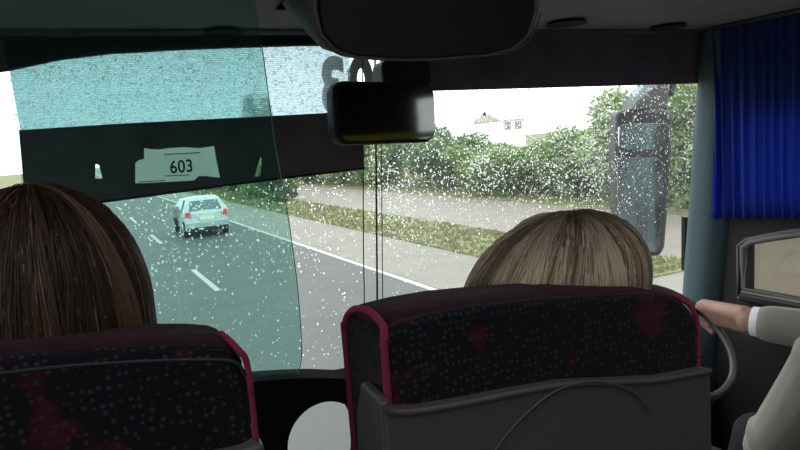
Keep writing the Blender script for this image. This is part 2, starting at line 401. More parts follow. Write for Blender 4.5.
# ------------------------------------------------------------------ bus shell
XL, XR, YB = -.52, 2.07, -2.6
FL = 0.0
tagit(box('floor', XL-.05, .95, YB, 1.98, -.08, 0, M['floor']), kind='structure')
tagit(box('floor', .95, XR+.05, YB, .55, -.08, 0, M['floor']), kind='structure')
tagit(box('floor', .95, XR+.05, .5, 2.05, -.58, -.5, M['floor']), kind='structure')     # driver's well
tagit(box('trim_1', .93, .96, .52, 1.98, -.55, .0, M['wall']), kind='structure')
tagit(box('trim_2', .93, XR, .52, .55, -.55, .0, M['wall']), kind='structure')
bm = bmesh.new()
bbox(bm, XL-.05, XR+.05, YB, -.38, 1.86, 1.92); bbox(bm, XL-.05, XR+.05, .50, 1.30, 1.86, 1.92); bbox(bm, XL-.05, -.1, -.38, .50, 1.86, 1.92); bbox(bm, 1.3, XR+.05, -.38, .50, 1.86, 1.92)
tagit(from_bm('ceiling', bm, M['ceildark']), kind='structure')
tagit(box('added_light_hatch', -.1, 1.3, -.38, .50, 1.90, 1.906, M['tintglass']), kind='structure')  # unseen roof hatch in the ceiling gap, added to let skylight into the cabin
# front ceiling panel, with a deeper right part above the driver
zc = 1.50
pts = [(XL-.05, 1.74, zc), (XL-.05, 1.26, zc), (.95, 1.26, zc), (1.02, 1.16, zc), (1.05, .95, zc), (1.25, .72, zc), (XR+.05, .66, zc), (XR+.05, 1.74, zc)]
tagit(prism('ceiling', pts, (0, 0, .42), M['ceil'], bevel=.03), kind='structure')
tagit(box('wall_back', XL-.05, XR+.05, YB-.06, YB, -.1, 1.9, M['wall']), kind='structure')
# left wall with long window opening
def wall_side(name, x0, x1, y0, y1, wy0, wy1, wz0, wz1, zb):
    bm = bmesh.new()
    bbox(bm, x0, x1, y0, y1, zb, wz0); bbox(bm, x0, x1, y0, y1, wz1, 1.9); bbox(bm, x0, x1, y0, wy0, wz0, wz1); bbox(bm, x0, x1, wy1, y1, wz0, wz1)
    return tagit(from_bm(name, bm, M['wall']), kind='structure')
wall_side('wall_left', XL-.06, XL, YB, 1.66, -2.45, .7, .70, 1.58, -.5)
tagit(box('window_5', XL-.04, XL-.034, -2.45, .7, .70, 1.58, M['tintglass']), kind='structure')
# right wall: rear window, driver's low window, curtained window above it
bm = bmesh.new()
bbox(bm, XR, XR+.06, YB, .55, -.5, .70); bbox(bm, XR, XR+.06, YB, .55, 1.42, 1.9); bbox(bm, XR, XR+.06, YB, -.12, .70, 1.42); bbox(bm, XR, XR+.06, .35, .72, -.5, 1.9)
bbox(bm, XR, XR+.06, .72, 1.76, -.6, .575); bbox(bm, XR, XR+.06, .72, 1.74, 1.22, 1.9); bbox(bm, XR, XR+.06, 1.60, 1.74, .9, 1.3)
wr = from_bm('wall_right', bm, M['wall']); tagit(wr, kind='structure')
tagit(box('window_6', XR+.02, XR+.026, -.12, .35, .70, 1.42, M['tintglass']), kind='structure')
# driver window surround: panel with an opening whose top is arched
A = [onX(744, 300, XR), onX(744, 262, XR), onX(744, 247, XR), onX(752, 241.5, XR), onX(775, 237.5, XR), onX(800, 234, XR)]
y_f = A[0].y
op = [Vector((XR, y_f, .585))] + A[1:] + [Vector((XR, 1.05, A[-1].z+.005)), Vector((XR, .80, A[-1].z-.03)), Vector((XR, .80, .585))]
pan = prism('wall_right', [(XR, 1.74, .575), (XR, 1.74, .93), (XR, .72, .93), (XR, .72, .575)], (.055, 0, 0), M['wall'])
cutr = prism('c', [p - Vector((.1, 0, 0)) for p in op], (.4, 0, 0), None); cut(pan, cutr); tagit(pan, kind='structure')
M['frame'] = mat('window_frame_grey', (.15, .14, .14), .5)
wf = tube('window_3', [p - Vector((.004, 0, 0)) for p in op], .012, M['frame'], closed=True); tagit(wf, kind='structure')
cw = sum(op, Vector())/len(op); outer = [Vector((XR-.004, cw.y+(p.y-cw.y)*1.075, cw.z+(p.z-cw.z)*1.17)) for p in op]
tube('window_frame', outer, .006, M['frame'], wf, closed=True)
prism('pane', [p + Vector((.03, 0, 0)) for p in op], (.005, 0, 0), M['sideglass'], wf)
box('window_sill', XR-.03, XR+.02, .8, y_f, .555, .582, M['black'], wf, bevel=.006)
tagit(box('window_4', XR+.03, XR+.036, .72, 1.70, .93, 1.30, M['sideglass']), kind='structure')
# corner pillars
pl = [(XR+.07, 1.56), (XR+.0, 1.572), (XR-.03, 1.59), (XR-.05, 1.615), (XR-.058, 1.65), (XR-.055, 1.69), (XR-.035, 1.72), (XR+.0, 1.735), (XR+.07, 1.76)]
pl = [(p.x, p.y) for p in catmull([(a, b, 0) for a, b in pl], 4)]
def pillar(name, pl, z0, z1, mt):
    P = [(x, y + RK*(1.45-z0)*.75, z0) for x, y in pl]
    d = (0, -RK*(z1-z0)*.75, z1-z0)
    return tagit(prism(name, P, d, mt, bevel=.015), kind='structure')
pillar('pillar', pl, -.5, 1.52, M['pillar'])
pillar('pillar', [(XL-.06, 1.64), (XL+.02, 1.68), (XL+.02, 1.82), (XL-.06, 1.88)], -.5, 1.52, M['wall'])
# windscreen panes
def gpt(x, z, off=0): return Vector((x, glassY(z)+off, z))
tl = [onG(*p) for p in ((8, 72), (60, 61), (110, 55), (180, 51), (262, 48), (300, 47), (340, 47))]
topL = [(XL, 1.36), (-.35, 1.40)] + [(p.x, p.z) for p in tl] + [(.77, 1.48)]
zr0 = onG(440, 89.5).z; zr1 = onG(690, 83.5).z
M['wetscreen'] = glassmat('wet_windscreen_glass', (.95, .97, .96), .012, .025, noise_scale=5)
def pane(name, poly, off=0):
    return tagit(prism(name, [gpt(x, z, off) for x, z in poly], (0, .006, .001), M['windscreen' if name == 'window_1' else 'wetscreen']), kind='structure')
ws1 = pane('window_1', [(XL, -.35)] + [(XL, 1.36)] + topL[1:] + [(.77, -.35)])
ws2 = pane('window_2', [(.782, -.35), (.782, 1.48), (XR+.12, 1.48), (XR+.12, -.35)])
for px, rad, y0, y1, ws in ((376, .0032, 60, 330, ws1), (381.5, .0016, 60, 330, ws2)):
    a = onG(px-1, 60, -.006); b = onG(px+1.5, 330, -.006); c_ = a + (b-a)*1.9
    tube('seal', [a, b, c_], rad, M['black'], ws, 6)
# structure around windscreen: head trims
def gpoly(name, poly, th, mt, off=-.012, bevel=.004, parent=None):
    return prism(name, [gpt(x, z, off) for x, z in poly], (0, -th, -th*RK), mt, parent, bevel=bevel)
hd = gpoly('trim_3', [(XL-.05, 1.52)] + [(XL-.05, 1.34)] + topL[:-1] + [(.75, 1.47), (.75, 1.52)], .035, M['ceildark']); tagit(hd, kind='structure')
hd = gpoly('trim_4', [(.90, 1.52), (.90, zr0), (XR+.12, zr1), (XR+.12, 1.52)], .05, M['ceildark']); tagit(hd, kind='structure')
tagit(box('trim_5', XL-.05, XR+.05, 1.70, 1.86, 1.49, 1.60, M['ceildark'], bevel=.01), kind='structure')
tagit(box('wall_front', XL-.05, XR+.05, 2.08, 2.16, -.6, -.33, M['wall']), kind='structure')
# ceiling spot recesses
for (px, py, wd) in ((67, 36, .06), (222, 29.5, .05), (566, 21, .06), (668, 25, .06)):
    p = onZ(px, py, zc)
    bm = bmesh.new(); bmesh.ops.create_cone(bm, cap_ends=True, segments=24, radius1=wd, radius2=wd*.8, depth=.012, matrix=Matrix.Translation((p.x, p.y, zc-.004)))
    o = from_bm('ceiling_light', bm, M['wall'], bevel=.003)
    tagit(o, {67: 'unlit dark round ceiling spot above the far left head, leftmost of the four', 222: 'unlit dark round ceiling spot just left of the hanging monitor',
              566: 'unlit dark round ceiling spot just right of the hanging monitor', 668: 'unlit dark round ceiling spot above the outside mirror'}[px], 'ceiling light', 'ceiling spots')

# ------------------------------------------------------------------ monitor
my = 1.15
mc = onY(430, 40, my)
mon = thing('monitor', (mc.x, my, 1.5), 'dark fold-down monitor with rounded corners hanging from the ceiling', 'monitor')
B = [onY(px, py, my) for px, py in ((313, -30), (313, 10), (318, 34), (332, 50), (352, 57), (400, 60), (440, 59), (490, 55), (518, 48), (533, 34), (540, 12), (542, -30))]
bm = bmesh.new()
rings = []
mid = sum(B, Vector())/len(B)
for (dy, s, dz) in ((0.012, .95, 0), (0, .975, 0), (.006, 1.0, 0), (.05, 1.0, .01), (.14, .97, .045), (.24, .93, .10), (.30, .90, .14)):
    rings.append([bm.verts.new((mid.x+(p.x-mid.x)*s, my+dy, min(1.495, 1.62+(p.z-1.62)*(1 if s > .97 else s)+dz*(1 if p.z < 1.5 else 0)))) for p in B])
for i in range(len(rings)-1):
    for k in range(len(B)): bm.faces.new([rings[i][k], rings[i][(k+1) % len(B)], rings[i+1][(k+1) % len(B)], rings[i+1][k]])
bm.faces.new(rings[0]); bm.faces.new(list(reversed(rings[-1])))
M['monbody'] = mat('monitor_housing', (.13, .125, .125), .6, bump=200)
from_bm('housing', bm, M['monbody'], mon, smooth=True)
box('ceiling_bracket', mid.x-.16, mid.x+.16, my+.02, my+.10, 1.48, 1.86, M['monbody'], mon, bevel=.01)
prism('screen', [mid+(p-mid)*.945 + Vector((0, -.001, 0)) for p in B], (0, .02, 0), M['screen'], mon, bevel=.003)
tube('lip_highlight', [p+Vector((0, -.002, -.001)) for p in B[1:-1]], .0016, M['shell'], mon, 6, n=4)  # pale grey line imitating the rim light along the monitor edge

# ------------------------------------------------------------------ blind on the left pane
YBL = 1.745
def bl(px, py, off=0): return onG(px, py, -.05+off)
bld = thing('roller_blind', bl(200, 60), 'roller blind of see-through mesh ending in a broad black panel', 'blind')
def meshmat():
    m = bpy.data.materials.new('mesh_fabric'); m.use_nodes = True; nt = m.node_tree
    for n in list(nt.nodes): nt.nodes.remove(n)
    out = nt.nodes.new('ShaderNodeOutputMaterial'); t = nt.nodes.new('ShaderNodeBsdfTransparent'); t.inputs[0].default_value = (.59, .66, .69, 1)
    d = nt.nodes.new('ShaderNodeBsdfTranslucent'); d.inputs[0].default_value = (.50, .58, .61, 1)
    tc = nt.nodes.new('ShaderNodeTexCoord'); wv = nt.nodes.new('ShaderNodeTexWave'); wv.bands_direction = 'Z'; wv.inputs['Scale'].default_value = 62; wv.inputs['Distortion'].default_value = 5; wv.inputs['Detail'].default_value = 2
    wv.inputs['Detail Scale'].default_value = 3
    nt.links.new(tc.outputs['Object'], wv.inputs['Vector'])
    mp = nt.nodes.new('ShaderNodeMapRange'); mp.inputs[3].default_value = .20; mp.inputs[4].default_value = .36; nt.links.new(wv.outputs['Fac'], mp.inputs[0])
    mx = nt.nodes.new('ShaderNodeMixShader'); nt.links.new(mp.outputs[0], mx.inputs[0])
    nt.links.new(t.outputs[0], mx.inputs[1]); nt.links.new(d.outputs[0], mx.inputs[2]); nt.links.new(mx.outputs[0], out.inputs[0]); return m
M['mesh'] = meshmat()
prism('mesh_fabric', [bl(4, 40), bl(350, 30), bl(350, 112), bl(20.5, 131.5)], (0, .0015, 0), M['mesh'], bld)
band = prism('panel', [bl(19, 130), bl(130, 123), bl(250, 117), bl(362, 111), bl(363, 168), bl(250, 182), bl(110, 200.5), bl(26, 211)], (0, -.008, -.0012), M['ceildark'], bld)
hole = [(145, 149), (152, 150), (160, 150.5), (170, 149), (185, 148), (200, 149), (216, 147), (218, 160), (222, 179), (214, 178.5), (208, 177.5), (200, 177.8), (196, 182), (180, 183), (136, 185), (136, 164), (140, 161), (145, 160)]
cut(band, prism('c', [bl(*p, -.025) for p in hole], (0, .04, .006), None))
cut(band, prism('c', [bl(*p, -.025) for p in ((96, 165), (99.5, 166), (103, 180), (95.5, 180))], (0, .04, .006), None))
cut(band, prism('c', [bl(*p, -.025) for p in ((262, 158), (264, 159), (262, 177), (256, 178))], (0, .04, .006), None))
tube('hem_bar', [bl(26, 211, -.006), bl(110, 200.5, -.006), bl(250, 182, -.006), bl(365, 168, -.006)], .004, M['black'], bld, 6)
tube('guide_cable', [bl(362.5, 60), bl(363, 168), bl(363.5, 250), bl(365, 340), bl(366, 450)], .0019, M['black'], bld, 6)
tube('pull_cord', [bl(158.5, 122, -.012), bl(152, 133, -.014), bl(144, 147, -.014), bl(141, 153, -.012)], .0018, M['shell'], bld, 5, n=4)
# sheet of paper with the route number, behind the cut-out
ps = thing('route_sheet', bl(180, 185, .03), 'white paper sheet printed 603 in the cut-out of the black blind panel', 'paper sign')
pp = [(130, 143), (228, 141), (229, 187), (130, 190)]
prism('sheet', [bl(*p, .03) for p in pp], (0, .0008, 0), M['paper'], ps)
def text(name, s, size, p, rx, rz, mt, parent=None, off=0, align='CENTER', ry=0, ext=.0004, sx=1):
    c = bpy.data.curves.new(name, 'FONT'); c.body = s; c.size = size; c.extrude = ext; c.offset = off; c.align_x = align; c.align_y = 'CENTER'; c.materials.append(mt); c.space_character = 1.05
    o = bpy.data.objects.new(name, c); C.objects.link(o); o.rotation_euler = (rx, ry, rz); o.scale = (sx, 1, 1)
    o.location = Vector(p) - (wloc(parent) if parent else Vector()); 
    bpy.context.view_layer.update()
    me = bpy.data.meshes.new_from_object(o); n = bpy.data.objects.new(name, me); C.objects.link(n)
    n.rotation_euler = o.rotation_euler; n.scale = o.scale; n.location = o.location
    if parent: n.parent = parent
    bpy.data.objects.remove(o); bpy.data.curves.remove(c)
    return n
pc = bl(181.5, 167, .026)
text('number', '603', .046, pc, R(90)+math.atan(-RK)*-1, 0, M['ink'], ps, .0007, sx=.82)
for (a, b, mt, nm) in (((164, 154.5), (200, 152.6), M['ink'], 'printed_line'), ((165, 176), (190, 175), M['cyanink'], 'printed_line'), ((138, 182), (165, 180.5), M['shell'], 'printed_line')):
    tube(nm, [bl(*a, .028), bl(*b, .028)], .0011, mt, ps, 4)
# route number stuck on the outside of the windscreen: reads mirrored from in here
d0 = onG(334, 84, .012); d1 = onG(333, 60, .012); d2 = onG(333, 112, .012)
hgt = (d1-d2).length
dc = thing('route_decal', d0, 'large grey 603 lettering stuck outside the windscreen, seen mirrored above the inside mirror', 'decal')
xx = d0.x
for ch, px in (('3', 333), ('0', 361), ('6', 389)):
    p = onG(px, 89-.077*(px-333)*.6, .012)
    text('digit', ch, hgt*1.46, p, R(90)-math.atan(RK), math.pi, M['decal'], dc, .009, sx=.74)

# ------------------------------------------------------------------ interior mirror
im = onY(385, 113, 1.58)
imr = thing('rear_view_mirror', im, 'wide black-framed rear-view mirror inside the windscreen below the monitor', 'mirror')
def rrect(w, h, r, n=6):
    out = []
    for cx_, cy_, a0 in ((w-r, h-r, 0), (-w+r, h-r, 90), (-w+r, -h+r, 180), (w-r, -h+r, 270)):
        for k in range(n+1):
            a = R(a0+90*k/n); out.append((cx_+r*math.cos(a), cy_+r*math.sin(a)))
    return out
def oriented(name, pts2, c, ex, ey, d, mt, parent, bevel=0, seg=3):
    return prism(name, [c+ex*a+ey*b for a, b in pts2], d, mt, parent, bevel=bevel, seg=seg)
q = onY(335, 113, 1.565); q2 = onY(437, 112, 1.59)
ex = (q2-q).normalized(); wd = (q2-q).length/2; c0 = (q+q2)/2
nrm = ex.cross(Vector((0, 0, 1))).normalized(); ey = nrm.cross(ex)*-1
ey = Vector((0, 0, 1)) - ex*ex.z; ey = (ey + nrm*-.0).normalized()
nrm = ex.cross(ey).normalized()           # points toward -Y
if nrm.y > 0: nrm = -nrm
tiltm = Matrix.Rotation(R(0), 3, ex)
hh = (onY(384, 82, 1.575)-onY(386, 145, 1.575)).length/2
oriented('housing', rrect(wd, hh, .035), c0-nrm*.004, ex, ey, -nrm*.05, M['black'], imr, .012)
oriented('mirror_glass', rrect(wd-.009, hh-.009, .028), c0, ex, ey, nrm*.002, M['intmirror'], imr)
arm_a = c0 - nrm*.03 + ey*hh*.8
p1 = onY(408, 74, 1.66)
bm = bmesh.new(); 
oriented('mount', rrect(.075, .038, .02), p1, Vector((1, 0, 0)), Vector((0, 0, 1)), (0, .07, 0), M['darkplastic'], imr, .01)
tube('stalk', [c0-nrm*.05, p1+Vector((0, .03, -.02)), p1+Vector((0, .06, .06)), p1+Vector((.0, .08, .12))], .014, M['black'], imr, 8, n=4)

# ------------------------------------------------------------------ exterior mirror
YO = 2.15
om = thing('outside_mirror', onY(650, 100, YO), 'large black twin-glass wing mirror hanging outside the right windscreen', 'mirror')
H = [onY(*p, YO) for p in ((617, 112), (624, 109.5), (663, 109), (672, 114), (671, 150), (668, 200), (664.5, 245), (661, 254), (654, 256), (630, 249), (620, 240), (617, 200), (616, 150))]
cH = sum(H, Vector())/len(H); TO = R(-28)
G1 = [onY(*p, YO) for p in ((619, 127), (623, 124.5), (664, 123), (668, 127), (667, 146), (663, 149.5), (624, 150), (619, 147))]
G2 = [onY(*p, YO) for p in ((617.5, 163), (622, 158), (655, 157), (660.5, 162), (660.5, 205), (659, 244), (655, 251), (648, 251), (626, 245), (621, 238), (618, 200))]
def toed(p, push=0):
    """a point of the mirror head, the head turned about its upright axis towards the coach"""
    dx = (p.x-cH.x)*.76
    return Vector((cH.x+dx*math.cos(TO)+push*math.sin(TO), p.y+dx*math.sin(TO)-push*math.cos(TO), p.z))
M['wingglass'] = mat('wing_mirror_glass', (.42, .47, .48), .10, 1)
prism('housing', [toed(p) for p in H], Vector((-math.sin(TO), math.cos(TO), 0))*.13, M['black'], om, bevel=.018)
prism('wide_angle_glass', [toed(p, .004) for p in G1], (.002, .008, 0), M['wingglass'], om, bevel=.001)
prism('main_glass', [toed(p, .004) for p in G2], (.002, .008, 0), M['wingglass'], om, bevel=.001)
prism('bracket', [onY(*p, YO) for p in ((632, 110), (640, 98), (655, 86), (660, 70), (676, 70), (670, 86), (668, 110))], (.03, .08, 0), M['black'], om, bevel=.01)
tube('arm', [onY(668, 95, YO+.03), onY(676, 70, YO), onY(686, 40, 1.98), Vector((XR-.1, 1.86, 1.62))], .022, M['black'], om, 8, n=4)
M['armgleam'] = glassmat('reflection_haze', (.45, .52, .54), .10, .06)
prism('reflection_plate', [onY(*p, YO-.03) for p in ((622, 112), (626, 100), (634, 90), (650, 82), (656, 86), (640, 100))], (0, .01, 0), M['armgleam'], om)  # hazy plate drawn in place of a glassy reflection on the bracket
box_p = onG(683.5, 243, -.03)
hb = prism('grab_strip', [onG(681, 216, -.03), onG(686, 216, -.03), onG(686, 270, -.03), onG(681, 270, -.03)], (0, -.02, -.003), M['black'], None, bevel=.003)
tagit(hb, 'narrow black upright strip clipped beside the right windscreen pillar', 'strip')

# ------------------------------------------------------------------ curtain
def curtain():
    bm = bmesh.new(); NU, NV = 220, 26; g = []
    ya, yb = 1.67, .95
    for i in range(NU+1):
        u = i/NU; y = ya+(yb-ya)*u; col = []
        ph = u*2*math.pi*20+1.1*math.sin(u*19)+.6*math.sin(u*47)
        for j in range(NV+1):
            v = j/NV
            zb_ = .842+.055*u; z = 1.50+(zb_-1.50)*v
            amp = .011*(.45+.75*v)
            col.append(bm.verts.new((XR-.055+amp*math.sin(ph+.3*math.sin(v*3+u*9))+.003*math.sin(ph*2.3), y+.004*math.cos(ph)+(-.012*math.sin(v*3.1) if u < .05 else 0), z+.003*math.sin(ph)*v)))
        g.append(col)
    for i in range(NU):
        for j in range(NV): bm.faces.new([g[i][j], g[i+1][j], g[i+1][j+1], g[i][j+1]])
    o = from_bm('cloth', bm, M['curtain'], cu, smooth=True)
    s = o.modifiers.new('s', 'SOLIDIFY'); s.thickness = .0012
cu = thing('curtain', (XR-.055, 1.4, 1.5), 'pleated blue curtain drawn over the upper side window', 'curtain')
curtain()
tube('rail', [(XR-.055, 1.65, 1.492), (XR-.055, .93, 1.492)], .008, M['shell'], cu, 8)

# ------------------------------------------------------------------ partition between door steps and front row
YP = 1.35
pg = thing('glass_screen', onY(150, 380, YP), 'teal tinted glass screen standing on the black padded partition', 'glass screen')
E = [(262, 44), (266, 75), (270, 105), (276, 150), (284, 190), (291, 235), (297, 280), (300.5, 320), (302, 350), (300.5, 366), (297, 379), (292, 392)]
edge = [onY(*p, YP) for p in E]
zb_ = .60
le = [onY(*p, YP) for p in ((24.5, 205), (7.5, 70))]
poly = [Vector((le[0].x+.03, YP, zb_)), le[0], le[1], Vector((le[1].x-.012, YP, 1.495)), Vector((edge[0].x-.006, YP, 1.495))] + edge + [Vector((edge[-1].x-.02, YP, zb_))]
prism('pane', poly, (0, .006, 0), M['partglass'], pg)
tube('pane_edge', [e+Vector((.0005, .003, 0)) for e in edge[:-1]], .0011, mat('edge_glass', (.35, .45, .42), .3), pg, 6, n=3)
pt = [onY(*p, YP-.03) for p in ((-350, 460), (100, 404), (200, 388), (240, 383), (262, 380), (290, 378), (318, 377), (345, 378))]
ztop = pt[4].z
xr_ = 1.0
poly = [Vector((XL+.02, YP-.035, 0.0)), Vector((XL+.02, YP-.035, ztop-.01)), Vector((.1, YP-.035, ztop-.008))] + [Vector((p.x, YP-.035, p.z)) for p in pt[3:]] + [Vector((.62, YP-.035, pt[-1].z-.006)), Vector((.68, YP-.035, pt[-1].z-.04)), Vector((.70, YP-.035, 0))]
M['padding'] = mat('matt_black_padding', (.012, .009, .011), 1.0, spec=.05)
part_ = prism('partition', poly, (0, .07, 0), M['padding'], None)
hc = onY(326, 441, YP-.035); hr = .083
cut(part_, prism('c', [hc+Vector((hr*1.0*math.cos(a), -.2, hr*1.02*math.sin(a)*(1 if math.sin(a) > 0 else 2.2))) for a in np.linspace(0, 2*math.pi, 40)[:-1]], (0, .5, 0), None))
tagit(part_, 'black padded partition with a round-topped opening, between the two seats', 'partition')

# ------------------------------------------------------------------ dashboard and wheel
db = thing('dashboard', (1.5, 1.8, -.5), 'dark driver dashboard below the right windscreen', 'dashboard')
prism('body', [(.86, 1.94, -.5), (.86, 1.76, -.5), (.86, 1.72, .26), (.86, 1.80, .42), (.86, 1.88, .46), (.86, 1.93, .45)], (XR-.02-.86, 0, 0), M['darkplastic'], db, bevel=.02)
prism('binnacle', [(1.42, 1.74, .32), (1.42, 1.79, .45), (1.42, 1.86, .51), (1.42, 1.92, .48)], (.45, 0, 0), M['black'], db, bevel=.02)
box('panel', .93, 1.18, 1.70, 1.75, .02, .22, M['shell'], db, bevel=.008)
wc = Vector((1.545, 1.50, .0)); 
wn = Vector((0, -math.sin(R(40)), math.cos(R(40)))); w1 = Vector((1, 0, 0)); w2 = wn.cross(w1)
RW = .22
wc = Vector((1.67, 1.56, .50))
AG = R(8)
Hn = wc + (w1*math.cos(AG)+w2*math.sin(AG))*RW
wh = thing('steering_wheel', wc, 'large grey-rimmed steering wheel gripped by the driver', 'steering wheel')
tube('rim', [wc+(w1*math.cos(a)+w2*math.sin(a))*RW for a in np.linspace(0, 2*math.pi, 49)[:-1]], .013, M['grey_rim'], wh, 10, closed=True)
for a in (R(20), R(160), R(270)):
    tube('spoke', [wc-wn*.03+(w1*math.cos(a)+w2*math.sin(a))*.04, wc+(w1*math.cos(a)+w2*math.sin(a))*(RW-.005)], .011, M['black'], wh, 8)
bm = bmesh.new(); bmesh.ops.create_cone(bm, cap_ends=True, segments=24, radius1=.065, radius2=.05, depth=.05, matrix=Matrix.Translation(wc-wn*.02) @ wn.to_track_quat('Z', 'Y').to_matrix().to_4x4())
from_bm('hub', bm, M['black'], wh, bevel=.01)
tube('column', [wc-wn*.04, wc-wn*.30], .03, M['black'], wh, 12)

# ------------------------------------------------------------------ passenger seats
M['band'] = mat('burgundy_band', (.032, .007, .015), 1.0, sheen=.05, spec=.15, var=(60, .6))
def seat(x0, x1, top, rim, label, y=.60, th=.115, side=-1, sunk=0):
    """top: [(x, z)] crown line left to right; rim: [(x, z)] upper line of the plastic shell"""
    t = thing('coach_seat', ((x0+x1)/2, y+.1, 0), label, 'seat', None)
    zb = .42; lean = .10     # backs lean towards the camera with height
    def Y(z): return y
    P = [Vector((x0, y, zb))] + [Vector((a, y, b)) for a, b in top] + [Vector((x1, y, zb))]
    back = prism('backrest', P, (0, th, 0), M['fabric'], t, bevel=.016, seg=4)
    # side panel piping: rear edge, over the top, front edge
    for xs, k in ((x0, 0), (x1, -1)):
        zt = top[k][1]; sgn = -1 if k == 0 else 1
        if k == 0:
            loop = [(xs, y+.004, .45), (xs, y+.003, zt-.05), (xs+.002, y+.003, zt+.002), (xs+.004, y+.014, zt+.016), (xs+.004, y+.05, zt+.022), (xs+.003, y+.09, zt+.014), (xs, y+th-.006, zt-.008), (xs, y+th-.003, zt-.06), (xs, y+th-.003, .45)]
        else:
            q = [top[-4], top[-3], top[-2]]
            loop = [(q[0][0]+.004, y+.05, q[0][1]+.002), (q[0][0]+.006, y+.014, q[0][1]+.001)] + [(a+.002, y+.002, b+.001) for a, b in q[1:]] + [(xs+.001, y+.002, zt-.01), (xs+.001, y+.003, zt-.06), (xs+.001, y+.003, .45)]
        tube('piping', loop, .0042 if k == 0 else .003, M['piping'], t, 8, n=6)
    tp = [Vector((a, y+.002, b-.012)) for a, b in top[1:-1]]
    tube('seam', tp, .0022, M['darkplastic'], t, 6, n=4)
    # burgundy band over the crown
    bm = bmesh.new(); cr = catmull([Vector((a, 0, b)) for a, b in top[1:-1]], 4); rws = []
    for q_ in cr: rws.append([bm.verts.new((q_.x, y+dy, q_.z+dz)) for dy, dz in ((.006, -.004), (.018, .0015), (.05, .0018), (.085, .0015))])
    for i in range(len(rws)-1):
        for k in range(3): bm.faces.new([rws[i][k], rws[i+1][k], rws[i+1][k+1], rws[i][k+1]])
    from_bm('crown_band', bm, M['band'], t, smooth=True)
    # shell around the lower back
    SP = [Vector((x0-.012, y-.014, .38))] + [Vector((a, y-.014, b)) for a, b in rim] + [Vector((x1+.003, y-.014, .38))]
    sh = prism('back_shell', SP, (0, .028, 0), M['shell'], t, bevel=.008)
    for xs in (x0-.014, x1-.006):
        zr = rim[0][1] if xs < x0 else rim[-1][1]
        prism('shell_side', [(xs, y-.008, .38), (xs, y-.008, zr-.004), (xs, y+.02, zr), (xs, y+.040, zr+.002), (xs, y+.062, zr-.04), (xs, y+.075, zr-.16), (xs, y+.1, .38)], (.012, 0, 0), M['shell'], sh, bevel=.004)
    tube('shell_lip', [Vector((a, y-.013, b-.003)) for a, b in rim], .004, M['shell'], sh, 8, n=4)
    ar = [Vector(((x0+x1)/2 + a, y-.016, rim[2][1]+b)) for a, b in ((-.14, -.16), (-.115, -.075), (-.04, -.025), (.03, -.022), (.09, -.05), (.115, -.08))]
    tube('recess_edge', ar, .0013, M['shell'], sh, 6, n=6)
    prism('cushion', [(x0+.01, y+.08, .36), (x0+.01, y+.08, .47), (x0+.01, y+.50, .49), (x0+.01, y+.54, .45), (x0+.01, y+.54, .37)], (x1-x0-.02, 0, 0), M['fabric'], t, bevel=.02)
    for lx in (x0+.05, x1-.09): box('leg', lx, lx+.04, y+.1, y+.48, 0, .37, M['darkplastic'], t, bevel=.006)
    return t
def crown(pts, y, x0, x1, z0off=.03):
    P = [onY(a, b, y) for a, b in pts]
    return [(p.x, p.z) for p in P]
YS = .60
topR = crown([(380.5, 340), (382, 332), (388, 326), (400, 321), (430, 313), (470, 305.5), (530, 299), (590, 295), (640, 293), (665, 294.5), (677, 299.5), (686, 309), (691, 324), (693, 345)], YS+.01, 0, 0)
x0R, x1R = topR[0][0], topR[-1][0]
rimR = crown([(372, 405), (390, 409), (420, 408.5), (470, 400), (520, 390), (570, 382), (620, 380), (660, 378), (690, 375)], YS-.014, 0, 0)
rimR[0] = (x0R-.012, rimR[0][1]+.003); rimR[-1] = (x1R+.003, rimR[-1][1])
seatR = seat(x0R, x1R, topR, rimR, 'patterned coach seat with magenta piping in front of the blonde passenger seen whole')
topL_ = crown([(-200, 420), (-185, 395), (-160, 378), (-100, 356), (-50, 362), (0, 356), (60, 350), (110, 347), (160, 345), (205, 344.5), (226, 346), (235, 350), (242, 360), (247, 380)], YS+.01, 0, 0)
x0L, x1L = topL_[0][0], topL_[-1][0]
rimL = crown([(-210, 520), (-150, 500), (-50, 480), (60, 476), (130, 466), (180, 460), (215, 456), (235, 452), (252, 447)], YS-.014, 0, 0)
rimL[0] = (x0L-.012, rimL[0][1]); rimL[-1] = (x1L+.003, rimL[-1][1])
seatL = seat(x0L, x1L, topL_, rimL, 'patterned coach seat at the left edge, in front of the dark-haired passenger')
seatL['label'] = 'dark patterned coach seat holding the brown-haired passenger, cut off by the left edge'
seatR['label'] = 'dark patterned coach seat holding the blonde passenger, with magenta-piped side'

